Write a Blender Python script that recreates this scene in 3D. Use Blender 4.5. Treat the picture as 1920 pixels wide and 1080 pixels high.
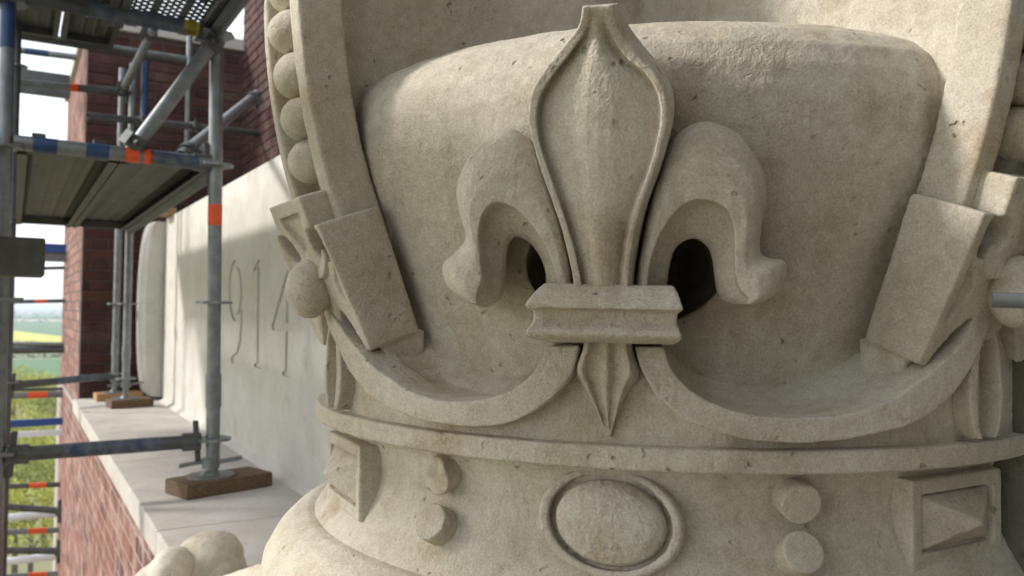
import bpy, bmesh, math, random
import numpy as np
from mathutils import Vector, Matrix
random.seed(7)
rng = np.random.default_rng(7)
R = math.radians
S = bpy.context.scene
for o in list(bpy.data.objects): bpy.data.objects.remove(o)
COL = S.collection

# ------------------------------------------------------------------ camera
FPX = 1536.0
YAW, PITCH, ROLL = R(31.3), R(1.6), R(0.65)
_r = np.array([math.cos(YAW), -math.sin(YAW), 0]); _h = np.array([math.sin(YAW), math.cos(YAW), 0]); _z = np.array([0, 0, 1.0])
FW = _h*math.cos(PITCH)+_z*math.sin(PITCH); _u = _z*math.cos(PITCH)-_h*math.sin(PITCH)
RT = math.cos(ROLL)*_r+math.sin(ROLL)*_u; UP = math.cos(ROLL)*_u-math.sin(ROLL)*_r
cam_d = bpy.data.cameras.new('camera'); cam = bpy.data.objects.new('camera', cam_d); COL.objects.link(cam)
cam.matrix_world = Matrix(((RT[0], UP[0], -FW[0], 0), (RT[1], UP[1], -FW[1], 0), (RT[2], UP[2], -FW[2], 0), (0, 0, 0, 1)))
cam_d.sensor_width = 36; cam_d.lens = 36*FPX/1920; cam_d.clip_start = 0.02; cam_d.clip_end = 20000
cam_d.dof.use_dof = True; cam_d.dof.focus_distance = 0.82; cam_d.dof.aperture_fstop = 9.0
S.camera = cam
# ------------------------------------------------------------------ light
SUN_AZ = R(150)      # where the sun stands, measured from +X towards +Y
SUN_EL = R(31)
w = bpy.data.worlds.new('World'); S.world = w; w.use_nodes = True
nt = w.node_tree; nt.nodes.clear()
sky = nt.nodes.new('ShaderNodeTexSky'); sky.sky_type = 'NISHITA'; sky.sun_disc = False
sky.sun_elevation = SUN_EL; sky.sun_rotation = R(90)-SUN_AZ
sky.air_density = 1.0; sky.dust_density = 3.5; sky.ozone_density = 1.0; sky.altitude = 100
bg = nt.nodes.new('ShaderNodeBackground'); bg.inputs[1].default_value = 0.12
wo = nt.nodes.new('ShaderNodeOutputWorld')
tc = nt.nodes.new('ShaderNodeTexCoord'); cn = nt.nodes.new('ShaderNodeTexNoise'); cn.inputs['Scale'].default_value = 2.2; cn.inputs['Detail'].default_value = 6
nt.links.new(tc.outputs['Generated'], cn.inputs['Vector'])
cr = nt.nodes.new('ShaderNodeMapRange'); cr.inputs[1].default_value = .3; cr.inputs[2].default_value = .7; cr.inputs[3].default_value = .55; cr.inputs[4].default_value = .92
nt.links.new(cn.outputs[0], cr.inputs[0])
cm = nt.nodes.new('ShaderNodeMix'); cm.data_type = 'RGBA'; cm.inputs[7].default_value = (8.6, 9.1, 9.6, 1)
nt.links.new(cr.outputs[0], cm.inputs[0]); nt.links.new(sky.outputs[0], cm.inputs[6]); nt.links.new(cm.outputs[2], bg.inputs[0]); nt.links.new(bg.outputs[0], wo.inputs[0])
sd = bpy.data.lights.new('sun', 'SUN'); sd.energy = 2.0; sd.angle = R(7); sd.color = (1, .96, .90)
sun = bpy.data.objects.new('sun', sd); COL.objects.link(sun); sun.location = (-5, 5, 8)
sv = Vector((math.cos(SUN_AZ)*math.cos(SUN_EL), math.sin(SUN_AZ)*math.cos(SUN_EL), math.sin(SUN_EL)))
sun.rotation_euler = sv.to_track_quat('Z', 'Y').to_euler()
S.view_settings.view_transform = 'Standard'; S.view_settings.look = 'None'
S.view_settings.gamma = 1; S.view_settings.exposure = 0.82

# ------------------------------------------------------------------ geometry helpers
def ray(x, y): return FW+(x-960)/FPX*RT-(y-540)/FPX*UP      # direction through a photo pixel
def at_x(x, y, X): d = ray(x, y); return d*X/d[0]
def at_y(x, y, Y): d = ray(x, y); return d*Y/d[1]
def at_z(x, y, Z): d = ray(x, y); return d*Z/d[2]

class MB:
    def __init__(s): s.v = []; s.f = []
    def add(s, v, f):
        n = len(s.v); s.v += [tuple(map(float, p)) for p in v]; s.f += [tuple(i+n for i in q) for q in f]; return s
    def box(s, a, b):
        (x0, y0, z0), (x1, y1, z1) = a, b
        return s.add([(x0,y0,z0),(x1,y0,z0),(x1,y1,z0),(x0,y1,z0),(x0,y0,z1),(x1,y0,z1),(x1,y1,z1),(x0,y1,z1)],
                     [(0,3,2,1),(4,5,6,7),(0,1,5,4),(1,2,6,5),(2,3,7,6),(3,0,4,7)])
    def obox(s, c, ax, ay, az):           # centre and three half axes
        c, ax, ay, az = map(np.array, (c, ax, ay, az)); v = []
        for k in (-1, 1):
            for (i, j) in ((-1,-1),(1,-1),(1,1),(-1,1)): v.append(c+i*ax+j*ay+k*az)
        return s.add(v, [(0,3,2,1),(4,5,6,7),(0,1,5,4),(1,2,6,5),(2,3,7,6),(3,0,4,7)])
    def tube(s, a, b, r, n=14, r2=None, inner=0):
        a, b = np.array(a, float), np.array(b, float); d = (b-a)/np.linalg.norm(b-a)
        t = np.array([0,0,1.]) if abs(d[2]) < .9 else np.array([1.,0,0])
        u = np.cross(d, t); u /= np.linalg.norm(u); w_ = np.cross(d, u); r2 = r if r2 is None else r2
        v = []
        for p, q in ((a, r), (b, r2)):
            for k in range(n): an = 2*math.pi*k/n; v.append(p+q*(math.cos(an)*u+math.sin(an)*w_))
        f = [(k, (k+1) % n, n+(k+1) % n, n+k) for k in range(n)]
        if not inner: f += [tuple(range(n))[::-1], tuple(range(n, 2*n))]
        else:
            for p in (a, b):
                for k in range(n): an = 2*math.pi*k/n; v.append(p+inner*(math.cos(an)*u+math.sin(an)*w_))
            for k in range(n):
                k2 = (k+1) % n
                f += [(2*n+k, 3*n+k, 3*n+k2, 2*n+k2), (k, 2*n+k, 2*n+k2, k2), (n+k, n+k2, 3*n+k2, 3*n+k)]
        return s.add(v, f)
    def loft(s, secs, cap=True, ring=True):   # list of closed loops, equal length
        n = len(secs[0]); v = [p for q in secs for p in q]; f = []
        for i in range(len(secs)-1):
            for k in range(n if ring else n-1):
                k2 = (k+1) % n; f.append((i*n+k, i*n+k2, (i+1)*n+k2, (i+1)*n+k))
        if cap: f += [tuple(range(n))[::-1], tuple(range((len(secs)-1)*n, len(secs)*n))]
        return s.add(v, f)
    def ball(s, c, ax, ay, az, n=20, m=12):
        c, ax, ay, az = map(np.array, (c, ax, ay, az)); v = [c-az]
        for j in range(1, m):
            ph = -math.pi/2+math.pi*j/m
            for k in range(n): an = 2*math.pi*k/n; v.append(c+math.cos(ph)*(math.cos(an)*ax+math.sin(an)*ay)+math.sin(ph)*az)
        v.append(c+az); f = []
        for k in range(n): f += [(0, 1+(k+1) % n, 1+k), (len(v)-1, len(v)-1-n+k, len(v)-1-n+(k+1) % n)]
        for j in range(m-2):
            for k in range(n): f.append((1+j*n+k, 1+j*n+(k+1) % n, 1+(j+1)*n+(k+1) % n, 1+(j+1)*n+k))
        return s.add(v, f)
    def mesh(s, name):
        me = bpy.data.meshes.new(name); me.from_pydata(s.v, [], s.f)
        bm = bmesh.new(); bm.from_mesh(me); bmesh.ops.recalc_face_normals(bm, faces=bm.faces); bm.to_mesh(me); bm.free()
        return me

def origin_of(p):
    o = np.zeros(3)
    while p is not None: o = o+np.array(p.location); p = p.parent
    return o
def empty(name, loc, label=None, cat=None, group=None, kind=None):
    o = bpy.data.objects.new(name, None); COL.objects.link(o); o.location = loc; o.empty_display_size = .1
    return tag(o, label, cat, group, kind)
def tag(o, label=None, cat=None, group=None, kind=None):
    if label: o['label'] = label
    if cat: o['category'] = cat
    if group: o['group'] = group
    if kind: o['kind'] = kind
    return o
def obj(name, mb, mat, parent=None, smooth=None, loc=None, bevel=0, seg=2):
    """link mb (world coordinates) as one mesh object with its origin at loc"""
    if isinstance(mb, MB):
        base = np.array(loc if loc is not None else (origin_of(parent) if parent else np.mean(np.array(mb.v), axis=0)), float)
        mb.v = [tuple(np.array(p)-base) for p in mb.v]; me = mb.mesh(name)
    else: me = mb; base = np.array(loc if loc is not None else (0, 0, 0), float)
    o = bpy.data.objects.new(name, me); COL.objects.link(o)
    if parent is not None: o.parent = parent; o.location = base-origin_of(parent)
    else: o.location = base
    me.materials.clear(); me.materials.append(mat)
    if bevel:
        m = o.modifiers.new('bevel', 'BEVEL'); m.width = bevel; m.segments = seg; m.limit_method = 'ANGLE'; m.angle_limit = R(40)
    if smooth is not None:
        me.polygons.foreach_set('use_smooth', [True]*len(me.polygons)); me.set_sharp_from_angle(angle=R(smooth))
    return o
def inst(name, me, loc, parent=None, rot=None, scale=None):
    o = bpy.data.objects.new(name, me); COL.objects.link(o)
    if parent is not None: o.parent = parent
    o.location = np.array(loc)-(origin_of(parent) if parent else 0)
    if rot is not None: o.rotation_euler = rot
    if scale is not None: o.scale = scale
    return o

# ------------------------------------------------------------------ materials
def new_mat(name):
    m = bpy.data.materials.new(name); m.use_nodes = True; n = m.node_tree.nodes; b = n['Principled BSDF']
    return m, m.node_tree, b
def N(t, kind, **kw):
    n = t.nodes.new(kind)
    for k, v in kw.items():
        if k.startswith('i_'): n.inputs[k[2:].replace('_', ' ')].default_value = v
        else: setattr(n, k, v)
    return n
def ramp(t, fac, stops):
    r = t.nodes.new('ShaderNodeValToRGB'); e = r.color_ramp.elements
    while len(e) < len(stops): e.new(.5)
    for q, (p, c) in zip(e, stops): q.position = p; q.color = (*c, 1) if len(c) == 3 else c
    t.links.new(fac, r.inputs[0]); return r.outputs[0]
def mix(t, fac, a, b, mode='MIX'):
    m = t.nodes.new('ShaderNodeMix'); m.data_type = 'RGBA'; m.blend_type = mode
    for sock, val in ((m.inputs[0], fac), (m.inputs[6], a), (m.inputs[7], b)):
        if isinstance(val, (int, float)): sock.default_value = val
        elif isinstance(val, tuple): sock.default_value = (*val, 1)
        else: t.links.new(val, sock)
    return m.outputs[2]
def noise(t, vec, scale, detail=4, rough=.55):
    n = N(t, 'ShaderNodeTexNoise', i_Scale=scale, i_Detail=detail, i_Roughness=rough)
    if vec is not None: t.links.new(vec, n.inputs['Vector'])
    return n.outputs[0]
def geo_pos(t): return t.nodes.new('ShaderNodeNewGeometry').outputs['Position']

def stone_mat(name, base, light, stain, dirt=.5, grain=1.0, pits=1.0, sc=1.0):
    m, t, b = new_mat(name); p = geo_pos(t)
    c = mix(t, ramp(t, noise(t, p, 5*sc, 5), [(.35, (0,0,0)), (.68, (1,1,1))]), base, light)
    # ochre stains, weathered film
    st = ramp(t, noise(t, p, 9*sc, 6, .62), [(.53, (0,0,0)), (.74, (1,1,1))])
    c = mix(t, N_mul(t, st, dirt), c, stain)
    st2 = ramp(t, noise(t, p, 21*sc, 5, .6), [(.58, (0,0,0)), (.78, (1,1,1))])
    c = mix(t, N_mul(t, st2, .5*dirt), c, tuple(x*.72 for x in stain))
    mp = N(t, 'ShaderNodeMapping'); mp.inputs['Scale'].default_value = (45, 45, 5); t.links.new(p, mp.inputs[0])
    sk = ramp(t, noise(t, mp.outputs[0], 1.0, 4, .6), [(.56, (0,0,0)), (.76, (1,1,1))])
    c = mix(t, N_mul(t, sk, .30*dirt), c, tuple(x*.75 for x in stain))
    mf = ramp(t, noise(t, p, 75*sc, 4, .65), [(.36, (.36,.36,.36)), (.64, (.64,.64,.64))]); c = mix(t, .28*grain, c, mf, 'OVERLAY')
    # grain colour
    g = noise(t, p, 420, 2, .7)
    c = mix(t, .55*grain, c, ramp(t, g, [(.3, (.35,.35,.35)), (.7, (.68,.68,.68))]), 'OVERLAY')
    # pits
    wv = t.nodes.new('ShaderNodeVectorMath'); wv.operation = 'MULTIPLY_ADD'; nc = N(t, 'ShaderNodeTexNoise', i_Scale=110*sc, i_Detail=1.0); t.links.new(p, nc.inputs['Vector'])
    t.links.new(nc.outputs['Color'], wv.inputs[0]); wv.inputs[1].default_value = (.012, .012, .012); t.links.new(p, wv.inputs[2])
    v = N(t, 'ShaderNodeTexVoronoi', i_Scale=60*sc, i_Randomness=1.0); t.links.new(wv.outputs[0], v.inputs['Vector'])
    sel = ramp(t, noise(t, p, 30*sc, 1), [(.545, (0,0,0)), (.68, (1,1,1))])
    pit = ramp(t, v.outputs['Distance'], [(.05, (1,1,1)), (.22, (0,0,0))])
    pm = t.nodes.new('ShaderNodeMath'); pm.operation = 'MULTIPLY'; t.links.new(sel, pm.inputs[0]); t.links.new(pit, pm.inputs[1])
    c = mix(t, N_mul(t, pm.outputs[0], .6*pits), c, tuple(x*.4 for x in stain))
    t.links.new(c, b.inputs['Base Color']); b.inputs['Roughness'].default_value = .92
    b.inputs['Specular IOR Level'].default_value = .2
    # relief
    h = t.nodes.new('ShaderNodeMath'); h.operation = 'MULTIPLY_ADD'; t.links.new(g, h.inputs[0]); h.inputs[1].default_value = .55*grain
    t.links.new(N_mul(t, noise(t, p, 130, 2, .6), .9), h.inputs[2])
    h2 = t.nodes.new('ShaderNodeMath'); h2.operation = 'MULTIPLY_ADD'; t.links.new(pm.outputs[0], h2.inputs[0]); h2.inputs[1].default_value = -2.2*pits
    t.links.new(h.outputs[0], h2.inputs[2])
    rough_patch = ramp(t, noise(t, p, 7*sc, 1), [(.40, (.22,.22,.22)), (.66, (1,1,1))])
    h3 = t.nodes.new('ShaderNodeMath'); h3.operation = 'MULTIPLY'; t.links.new(h2.outputs[0], h3.inputs[0]); t.links.new(rough_patch, h3.inputs[1])
    bp = N(t, 'ShaderNodeBump', i_Strength=.9, i_Distance=.0024); t.links.new(h3.outputs[0], bp.inputs['Height'])
    t.links.new(bp.outputs[0], b.inputs['Normal'])
    return m
def N_mul(t, a, k):
    m = t.nodes.new('ShaderNodeMath'); m.operation = 'MULTIPLY'; t.links.new(a, m.inputs[0]); m.inputs[1].default_value = k; return m.outputs[0]

M_crown = stone_mat('carved_limestone', (.475,.425,.343), (.60,.55,.462), (.385,.295,.18), .85)
M_panel = stone_mat('pale_limestone', (.54,.515,.465), (.62,.60,.555), (.44,.37,.27), .5, .7, .5)
M_ledge = stone_mat('ledge_limestone', (.46,.425,.39), (.54,.51,.475), (.39,.32,.25), .6, .6, .3)

def brick_mat(name, cols, dust, ds=3.2):
    m, t, b = new_mat(name); p = geo_pos(t)
    oi = t.nodes.new('ShaderNodeObjectInfo').outputs['Random']; isl = t.nodes.new('ShaderNodeNewGeometry').outputs['Random Per Island']
    a = t.nodes.new('ShaderNodeMath'); a.operation = 'ADD'; t.links.new(oi, a.inputs[0]); t.links.new(isl, a.inputs[1])
    fr = t.nodes.new('ShaderNodeMath'); fr.operation = 'FRACT'; t.links.new(a.outputs[0], fr.inputs[0])
    c = ramp(t, fr.outputs[0], [(0, cols[0]), (.4, cols[1]), (.75, cols[2]), (1, cols[3])])
    c = mix(t, N_mul(t, ramp(t, noise(t, p, ds, 6, .65), [(.48, (0,0,0)), (.72, (1,1,1))]), dust), c, (.55,.47,.43))
    c = mix(t, .35, c, ramp(t, noise(t, p, 90, 4), [(.3, (.3,.3,.3)), (.7, (.7,.7,.7))]), 'OVERLAY')
    t.links.new(c, b.inputs['Base Color']); b.inputs['Roughness'].default_value = .9
    bp = N(t, 'ShaderNodeBump', i_Strength=.6, i_Distance=.003); t.links.new(noise(t, p, 160, 4), bp.inputs['Height']); t.links.new(bp.outputs[0], b.inputs['Normal'])
    return m
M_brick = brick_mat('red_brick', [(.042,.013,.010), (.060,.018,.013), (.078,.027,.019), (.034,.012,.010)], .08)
M_brick_l = brick_mat('dusty_red_brick', [(.10,.038,.028), (.21,.075,.05), (.26,.125,.095), (.15,.052,.038)], .55, 9.0)
def plain(name, col, rough=.7, metal=0, var=.25, sc=30, bump=.3, col2=None, dist=.001):
    m, t, b = new_mat(name); p = geo_pos(t)
    n1 = noise(t, p, sc, 5, .6)
    c2 = col2 or tuple(x*(1-var) for x in col)
    c = mix(t, ramp(t, n1, [(.35, (0,0,0)), (.7, (1,1,1))]), col, c2)
    t.links.new(c, b.inputs['Base Color']); b.inputs['Roughness'].default_value = rough; b.inputs['Metallic'].default_value = metal
    bp = N(t, 'ShaderNodeBump', i_Strength=bump, i_Distance=dist); t.links.new(noise(t, p, sc*5, 4), bp.inputs['Height']); t.links.new(bp.outputs[0], b.inputs['Normal'])
    return m
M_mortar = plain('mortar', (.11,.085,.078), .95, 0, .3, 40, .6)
M_mortarp = plain('pale_mortar', (.40,.36,.34), .95, 0, .3, 40, .6)
M_bluegrey = plain('worn_blue_paint', (.035,.06,.11), .5, .2, .5, 30, .2, (.15,.16,.17))
M_galv = plain('galvanised_steel', (.25,.265,.27), .5, .7, .35, 22, .25)
M_galvd = plain('weathered_steel', (.115,.12,.12), .6, .5, .4, 14, .3)
M_plank = plain('steel_deck_underside', (.10,.098,.09), .6, .4, .35, 10, .25)
M_blue = plain('blue_paint', (.022,.06,.15), .45, 0, .35, 25, .2)
M_orange = plain('orange_tape', (.75,.09,.02), .5, 0, .15, 40, .1)
M_yellow = plain('yellow_paint', (.62,.48,.05), .5, 0, .2, 40, .1)
M_blueb = plain('bright_blue_board', (.02,.07,.27), .5, 0, .2, 25, .1)
M_white = plain('white_board', (.72,.74,.76), .5, 0, .12, 20, .1)
M_beam = plain('weathered_timber', (.085,.083,.075), .9, 0, .4, 16, .6)
def wood_mat(name, a, b_):
    m, t, b = new_mat(name); p = geo_pos(t)
    mp = N(t, 'ShaderNodeMapping'); mp.inputs['Scale'].default_value = (9, 60, 60); t.links.new(p, mp.inputs[0])
    n1 = noise(t, mp.outputs[0], 3.2, 6, .65)
    c = mix(t, ramp(t, n1, [(.35, (0,0,0)), (.65, (1,1,1))]), a, b_); t.links.new(c, b.inputs['Base Color']); b.inputs['Roughness'].default_value = .85
    bp = N(t, 'ShaderNodeBump', i_Strength=.5, i_Distance=.002); t.links.new(n1, bp.inputs['Height']); t.links.new(bp.outputs[0], b.inputs['Normal'])
    return m
M_wood = wood_mat('brown_timber', (.17,.105,.055), (.07,.042,.024))
M_woodl = wood_mat('raw_timber', (.42,.26,.12), (.30,.17,.075))

# ================================================================== SETTING: land far below
GZ = -25.0
def sheet(name, poly, z, mat, label=None):
    mb = MB(); mb.add([(x, y, z) for x, y in poly], [tuple(range(len(poly)))])
    o = obj(name, mb, mat, None); tag(o, label, None, None, 'structure'); return o
def field_mat(name, a, b_, sc):
    m, t, b = new_mat(name); p = geo_pos(t)
    c = mix(t, ramp(t, noise(t, p, sc, 6, .6), [(.35, (0,0,0)), (.65, (1,1,1))]), a, b_)
    t.links.new(c, b.inputs['Base Color']); b.inputs['Roughness'].default_value = .95; return m
M_land = field_mat('rough_pasture', (.17,.19,.085), (.27,.23,.13), .012)
sheet('ground', [(-9000,-9000),(9000,-9000),(9000,9000),(-9000,9000)], GZ, M_land)
def field(ya, yb, mat, k, slope=0., x0=-500, x1=700):
    return sheet('field', [(x0, ya-slope*200), (x1, ya+slope*300), (x1, yb+slope*300), (x0, yb-slope*200)], GZ+.05*k, mat)
M_fg = field_mat('wheat_green', (.055,.13,.045), (.08,.16,.05), .03); M_fy = field_mat('rapeseed_yellow', (.50,.44,.04), (.38,.38,.05), .03)
M_ft = field_mat('bare_soil_tan', (.33,.26,.17), (.26,.22,.13), .05); M_fd = field_mat('dark_meadow', (.07,.12,.05), (.10,.14,.06), .02)
M_fp = field_mat('pale_plough', (.36,.34,.24), (.30,.31,.18), .01)
field(180, 292, M_ft, 1); field(296, 440, M_fg, 2); field(520, 655, M_fd, 3)
sheet('field', [(-400,640),(-400,1000),(-12,1000),(62,610),(40,600)], GZ+.3, M_fy)
field(700, 1350, M_fg, 4, .02); field(1360, 1700, M_fp, 5, 0, -900, 1500); field(1720, 2600, M_fd, 6, 0, -1500, 2500)
field(2650, 3600, M_fp, 7, 0, -2500, 3500)

# ================================================================== BUILDING
WX = 0.92          # face of the inscribed stone wall
LZ = -0.66         # top of the stone ledge
EX = 0.41          # outer edge of the ledge / face of brickwork below
PY = 6.60          # front of the brick pier
BX = 1.50          # brick wall set back above the stone
WT = 0.63          # top of the stone wall

# --- brickwork -------------------------------------------------------------
BL, BH, BJ, BD = .215, .065, .010, .10
def brick_mesh(name, L, mat, T=.1, c=.004):
    mb = MB()
    # chamfered outer face: back rectangle, front rectangle inset
    h, d = BH/2, T
    v = [(-L/2, d, -h), (L/2, d, -h), (L/2, d, h), (-L/2, d, h), (-L/2, c, -h), (L/2, c, -h), (L/2, c, h), (-L/2, c, h),
         (-L/2+c, 0, -h+c), (L/2-c, 0, -h+c), (L/2-c, 0, h-c), (-L/2+c, 0, h-c)]
    f = [(0,1,2,3),(4,5,1,0),(5,6,2,1),(6,7,3,2),(7,4,0,3),(8,9,5,4),(9,10,6,5),(10,11,7,6),(11,8,4,7),(8,11,10,9)]
    mb.add(v, f); me = mb.mesh(name); me.materials.append(mat); return me
def brickwork(parent, origin, along, out, length, z0, z1, mat, nearest, limit, c=.004, jit=.0025):
    """English bond on a plane; along/out are unit vectors; bricks nearest to a point become single parts, the rest one part"""
    along, out, origin = map(np.array, (along, out, origin)); items = []
    st = brick_mesh('brick', BL, mat, .1, c); hd = brick_mesh('brick', (BL-BJ)/2, mat, .1, c)
    ang = math.atan2(along[1], along[0]); row = 0; z = z0+BH/2+BJ
    if np.cross(along, -out)[2] < 0: flip = True
    else: flip = False
    while z < z1:
        L = BL if row % 2 == 0 else (BL-BJ)/2; x = (0 if row % 2 == 0 else -L/2-BJ/2)
        while x < length:
            a0, a1 = max(x, 0), min(x+L, length)
            if a1-a0 > .03: items.append(((a0+a1)/2, a1-a0, z, row % 2))
            x += L+BJ
        z += BH+BJ; row += 1
    pts = []
    for (a, L, zz, k) in items: pts.append(origin+along*a+np.array([0, 0, zz]))
    dist = [np.linalg.norm(p-np.array(nearest)) for p in pts]; order = np.argsort(dist)
    rest = MB()
    for n_, i in enumerate(order):
        a, L, zz, k = items[i]; p = pts[i]-out*rng.uniform(-jit, jit); me = hd if k else st; base = (BL-BJ)/2 if k else BL
        sx = L/base; th = ang
        if n_ < limit:
            o = inst('brick', me, p, parent, (0, 0, th if not flip else th+math.pi), (sx, 1, 1))
        else:
            c_, s_ = math.cos(th if not flip else th+math.pi), math.sin(th if not flip else th+math.pi)
            vs = [(p[0]+q.co.x*sx*c_-q.co.y*s_, p[1]+q.co.x*sx*s_+q.co.y*c_, p[2]+q.co.z) for q in me.vertices]
            rest.add(vs, [tuple(g.vertices) for g in me.polygons])
    if rest.v: tag(obj('brick_courses', rest, mat, parent), kind='stuff')

low = empty('brick_wall', (EX+.3, 4.0, -6), 'tall dusty red brick wall dropping away below the stone ledge', 'brick wall')
mb = MB(); mb.box((EX+.0022, -4, -7), (2.2, PY+3.2, LZ-.085)); obj('mortar_core', mb, M_mortarp, low)
brickwork(low, (EX, -1.0, 0), (0, 1, 0), (-1, 0, 0), PY+1.0+2.6, -4.15, LZ-.085-BH/2, M_brick_l, (EX, 2.6, -1.0), 300, .0015, .0006)
pier = empty('brick_pier', (1.3, PY+1.3, LZ), 'dark red brick pier with pale coping at the end of the ledge', 'pier')
PTOP = 2.02
mb = MB(); mb.box((EX+.0022, PY+.009, LZ-.06), (3.2, PY+2.6, PTOP)); obj('mortar_core', mb, M_mortar, pier)
brickwork(pier, (EX+.004, PY, 0), (1, 0, 0), (0, -1, 0), BX-EX+.1, LZ-.06, PTOP-.02, M_brick, (.6, PY, .2), 300)
brickwork(pier, (EX, PY+.105, 0), (0, 1, 0), (-1, 0, 0), 2.45, LZ-.06, PTOP-.02, M_brick_l, (.5, PY, .2), 0, .0015, .0006)
mb = MB(); mb.box((EX-.03, PY-.035, PTOP), (3.2, PY+2.6, PTOP+.09)); obj('coping', mb, M_ledge, pier, bevel=.006)
up = empty('brick_wall', (BX+.3, 4.5, WT), 'dark red brick wall set back above the inscribed stone panel', 'brick wall')
mb = MB(); mb.box((BX+.008, -3, WT-.3), (3.2, PY+.018, 3.2)); obj('mortar_core', mb, M_mortar, up)
brickwork(up, (BX, 1.2, 0), (0, 1, 0), (-1, 0, 0), PY-1.2, WT-.28, 3.1, M_brick, (BX, 4.6, 1.0), 280)

# --- ledge of stone slabs ----------------------------------------------------
led = empty('stone_ledge', (.67, 3.0, LZ-.085), 'pale stone ledge of long slabs along the foot of the inscribed wall', 'ledge')
ys = [-2.2, -.6, 1.15, 2.62, 3.86, 5.2, PY-.002]
for a, b_ in zip(ys[:-1], ys[1:]):
    mb = MB(); mb.box((EX-.035, a+.003, LZ-.085), (WX+.05, b_-.003, LZ+rng.uniform(-.001, .001))); obj('slab', mb, M_ledge, led, bevel=.006)
# low fillet where ledge meets wall
mb = MB()
mb.add([(WX-.035, 1.3, LZ), (WX, 1.3, LZ+.022), (WX, 1.3, LZ-.01), (WX-.035, 6.2, LZ), (WX, 6.2, LZ+.022), (WX, 6.2, LZ-.01)], [(0,1,4,3), (0,2,1), (3,4,5), (0,3,5,2), (1,2,5,4)])
obj('mortar_fillet', mb, M_panel, led)

# --- inscribed stone wall ------------------------------------------------------
def apply_mods(o):
    dg = bpy.context.evaluated_depsgraph_get(); ev = o.evaluated_get(dg)
    me = bpy.data.meshes.new_from_object(ev); old = o.data; o.modifiers.clear(); o.data = me; me.name = old.name
    return o
def cut(o, mb, solver='EXACT'):
    c = bpy.data.objects.new('cutter', mb.mesh('cutter')); COL.objects.link(c)
    m = o.modifiers.new('cut', 'BOOLEAN'); m.object = c; m.operation = 'DIFFERENCE'; m.solver = solver; m.use_self = True
    if o.parent: c.parent = o.parent; c.matrix_parent_inverse = Matrix()
    bpy.context.view_layer.update(); apply_mods(o); bpy.data.objects.remove(c)
panel = empty('inscribed_wall', (WX+.3, 3.9, LZ), 'pale limestone wall carved with the large numerals of a year', 'stone wall')
mb = MB(); mb.box((WX, .95, LZ-.08), (BX+.02, 6.28, WT)); pw = obj('wall_face', mb, M_panel, panel, loc=(0, 0, 0) if False else None)
def stroke(mb, pts, wd, depth=.014):
    # pts: (Y, z) polyline; wd: width(s)
    for i in range(len(pts)-1):
        (y0, z0), (y1, z1) = pts[i], pts[i+1]; L = math.hypot(y1-y0, z1-z0); t = ((y1-y0)/L, (z1-z0)/L); w0 = (wd[i]+wd[i+1])/4 if hasattr(wd, '__len__') else wd/2
        mb.obox((WX, (y0+y1)/2, (z0+z1)/2), (depth, 0, 0), (0, t[0]*(L/2+w0*.6), t[1]*(L/2+w0*.6)), (0, -t[1]*w0, t[0]*w0))
def wp(x, y): p = at_x(x, y, WX); return (p[1], p[2])
org = np.array(panel.location)
def num(strokes, depth=.010):
    for pts, wd in strokes:
        mb = MB(); stroke(mb, [wp(*q) for q in pts], wd*1.3, depth); mb.v = [tuple(np.array(p)-org) for p in mb.v]
        cut(pw, mb)
def arc(cx, cy, rx, ry, a0, a1, n=12): return [(cx+rx*math.cos(R(a0+(a1-a0)*i/n)), cy+ry*math.sin(R(a0+(a1-a0)*i/n))) for i in range(n+1)]
# '9'
num([(arc(441, 545, 11, 52, -60, 300, 22), .026), ([(452, 545), (453, 600), (450, 640), (444, 668), (434, 676)], .03)])
# '1'
num([([(485, 492), (484, 560), (483, 682)], .030), ([(485, 492), (477, 506)], .02), ([(477, 684), (489, 688)], .014)])
# '4'
num([([(541, 508), (538, 600), (536, 700)], .03), ([(540, 508), (511, 612)], .022), ([(511, 612), (556, 614)], .024), ([(530, 700), (541, 703)], .014)])
# leading '1' behind the standard
num([([(406, 488), (405, 560), (404, 672)], .030)])
for x0 in (.0,):
    pass
# vertical joint shadow lines of the blocks are real gaps: end block and rounded end stone
mb = MB(); mb.box((WX+.032, -2.2, LZ-.07), (BX+.01, .947, WT-.002)); tag(obj('shaded_wall_block', mb, stone_mat('shaded_wall_stone', (.14,.13,.095), (.20,.19,.145), (.09,.08,.05), .8), panel, bevel=.004), 'stone face with wall shade in its dark colour')  # shade on the wall beyond the crown, put into the stone colour
mb = MB(); secs = []
for k in range(25):
    ph = -math.pi/2+math.pi*k/24; zc = (LZ+WT)/2; hz = (WT-LZ)/2*.97
    z = zc+hz*math.sin(ph); e = max(.05, math.cos(ph))**.42
    secs.append([(WX+.05, 6.30, z), (WX-.02-.10*e, 6.30, z), (WX-.035-.125*e, 6.36, z), (WX-.04-.125*e, 6.44, z), (WX-.03-.10*e, 6.52, z), (WX+.05, 6.53, z)])
mb.loft(secs); obj('rounded_end_stone', mb, M_panel, panel, smooth=50)
mb = MB(); mb.box((WX-.02, 6.535, LZ-.05), (BX+.02, PY-.002, WT-.03)); obj('end_slip', mb, M_panel, panel)

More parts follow.
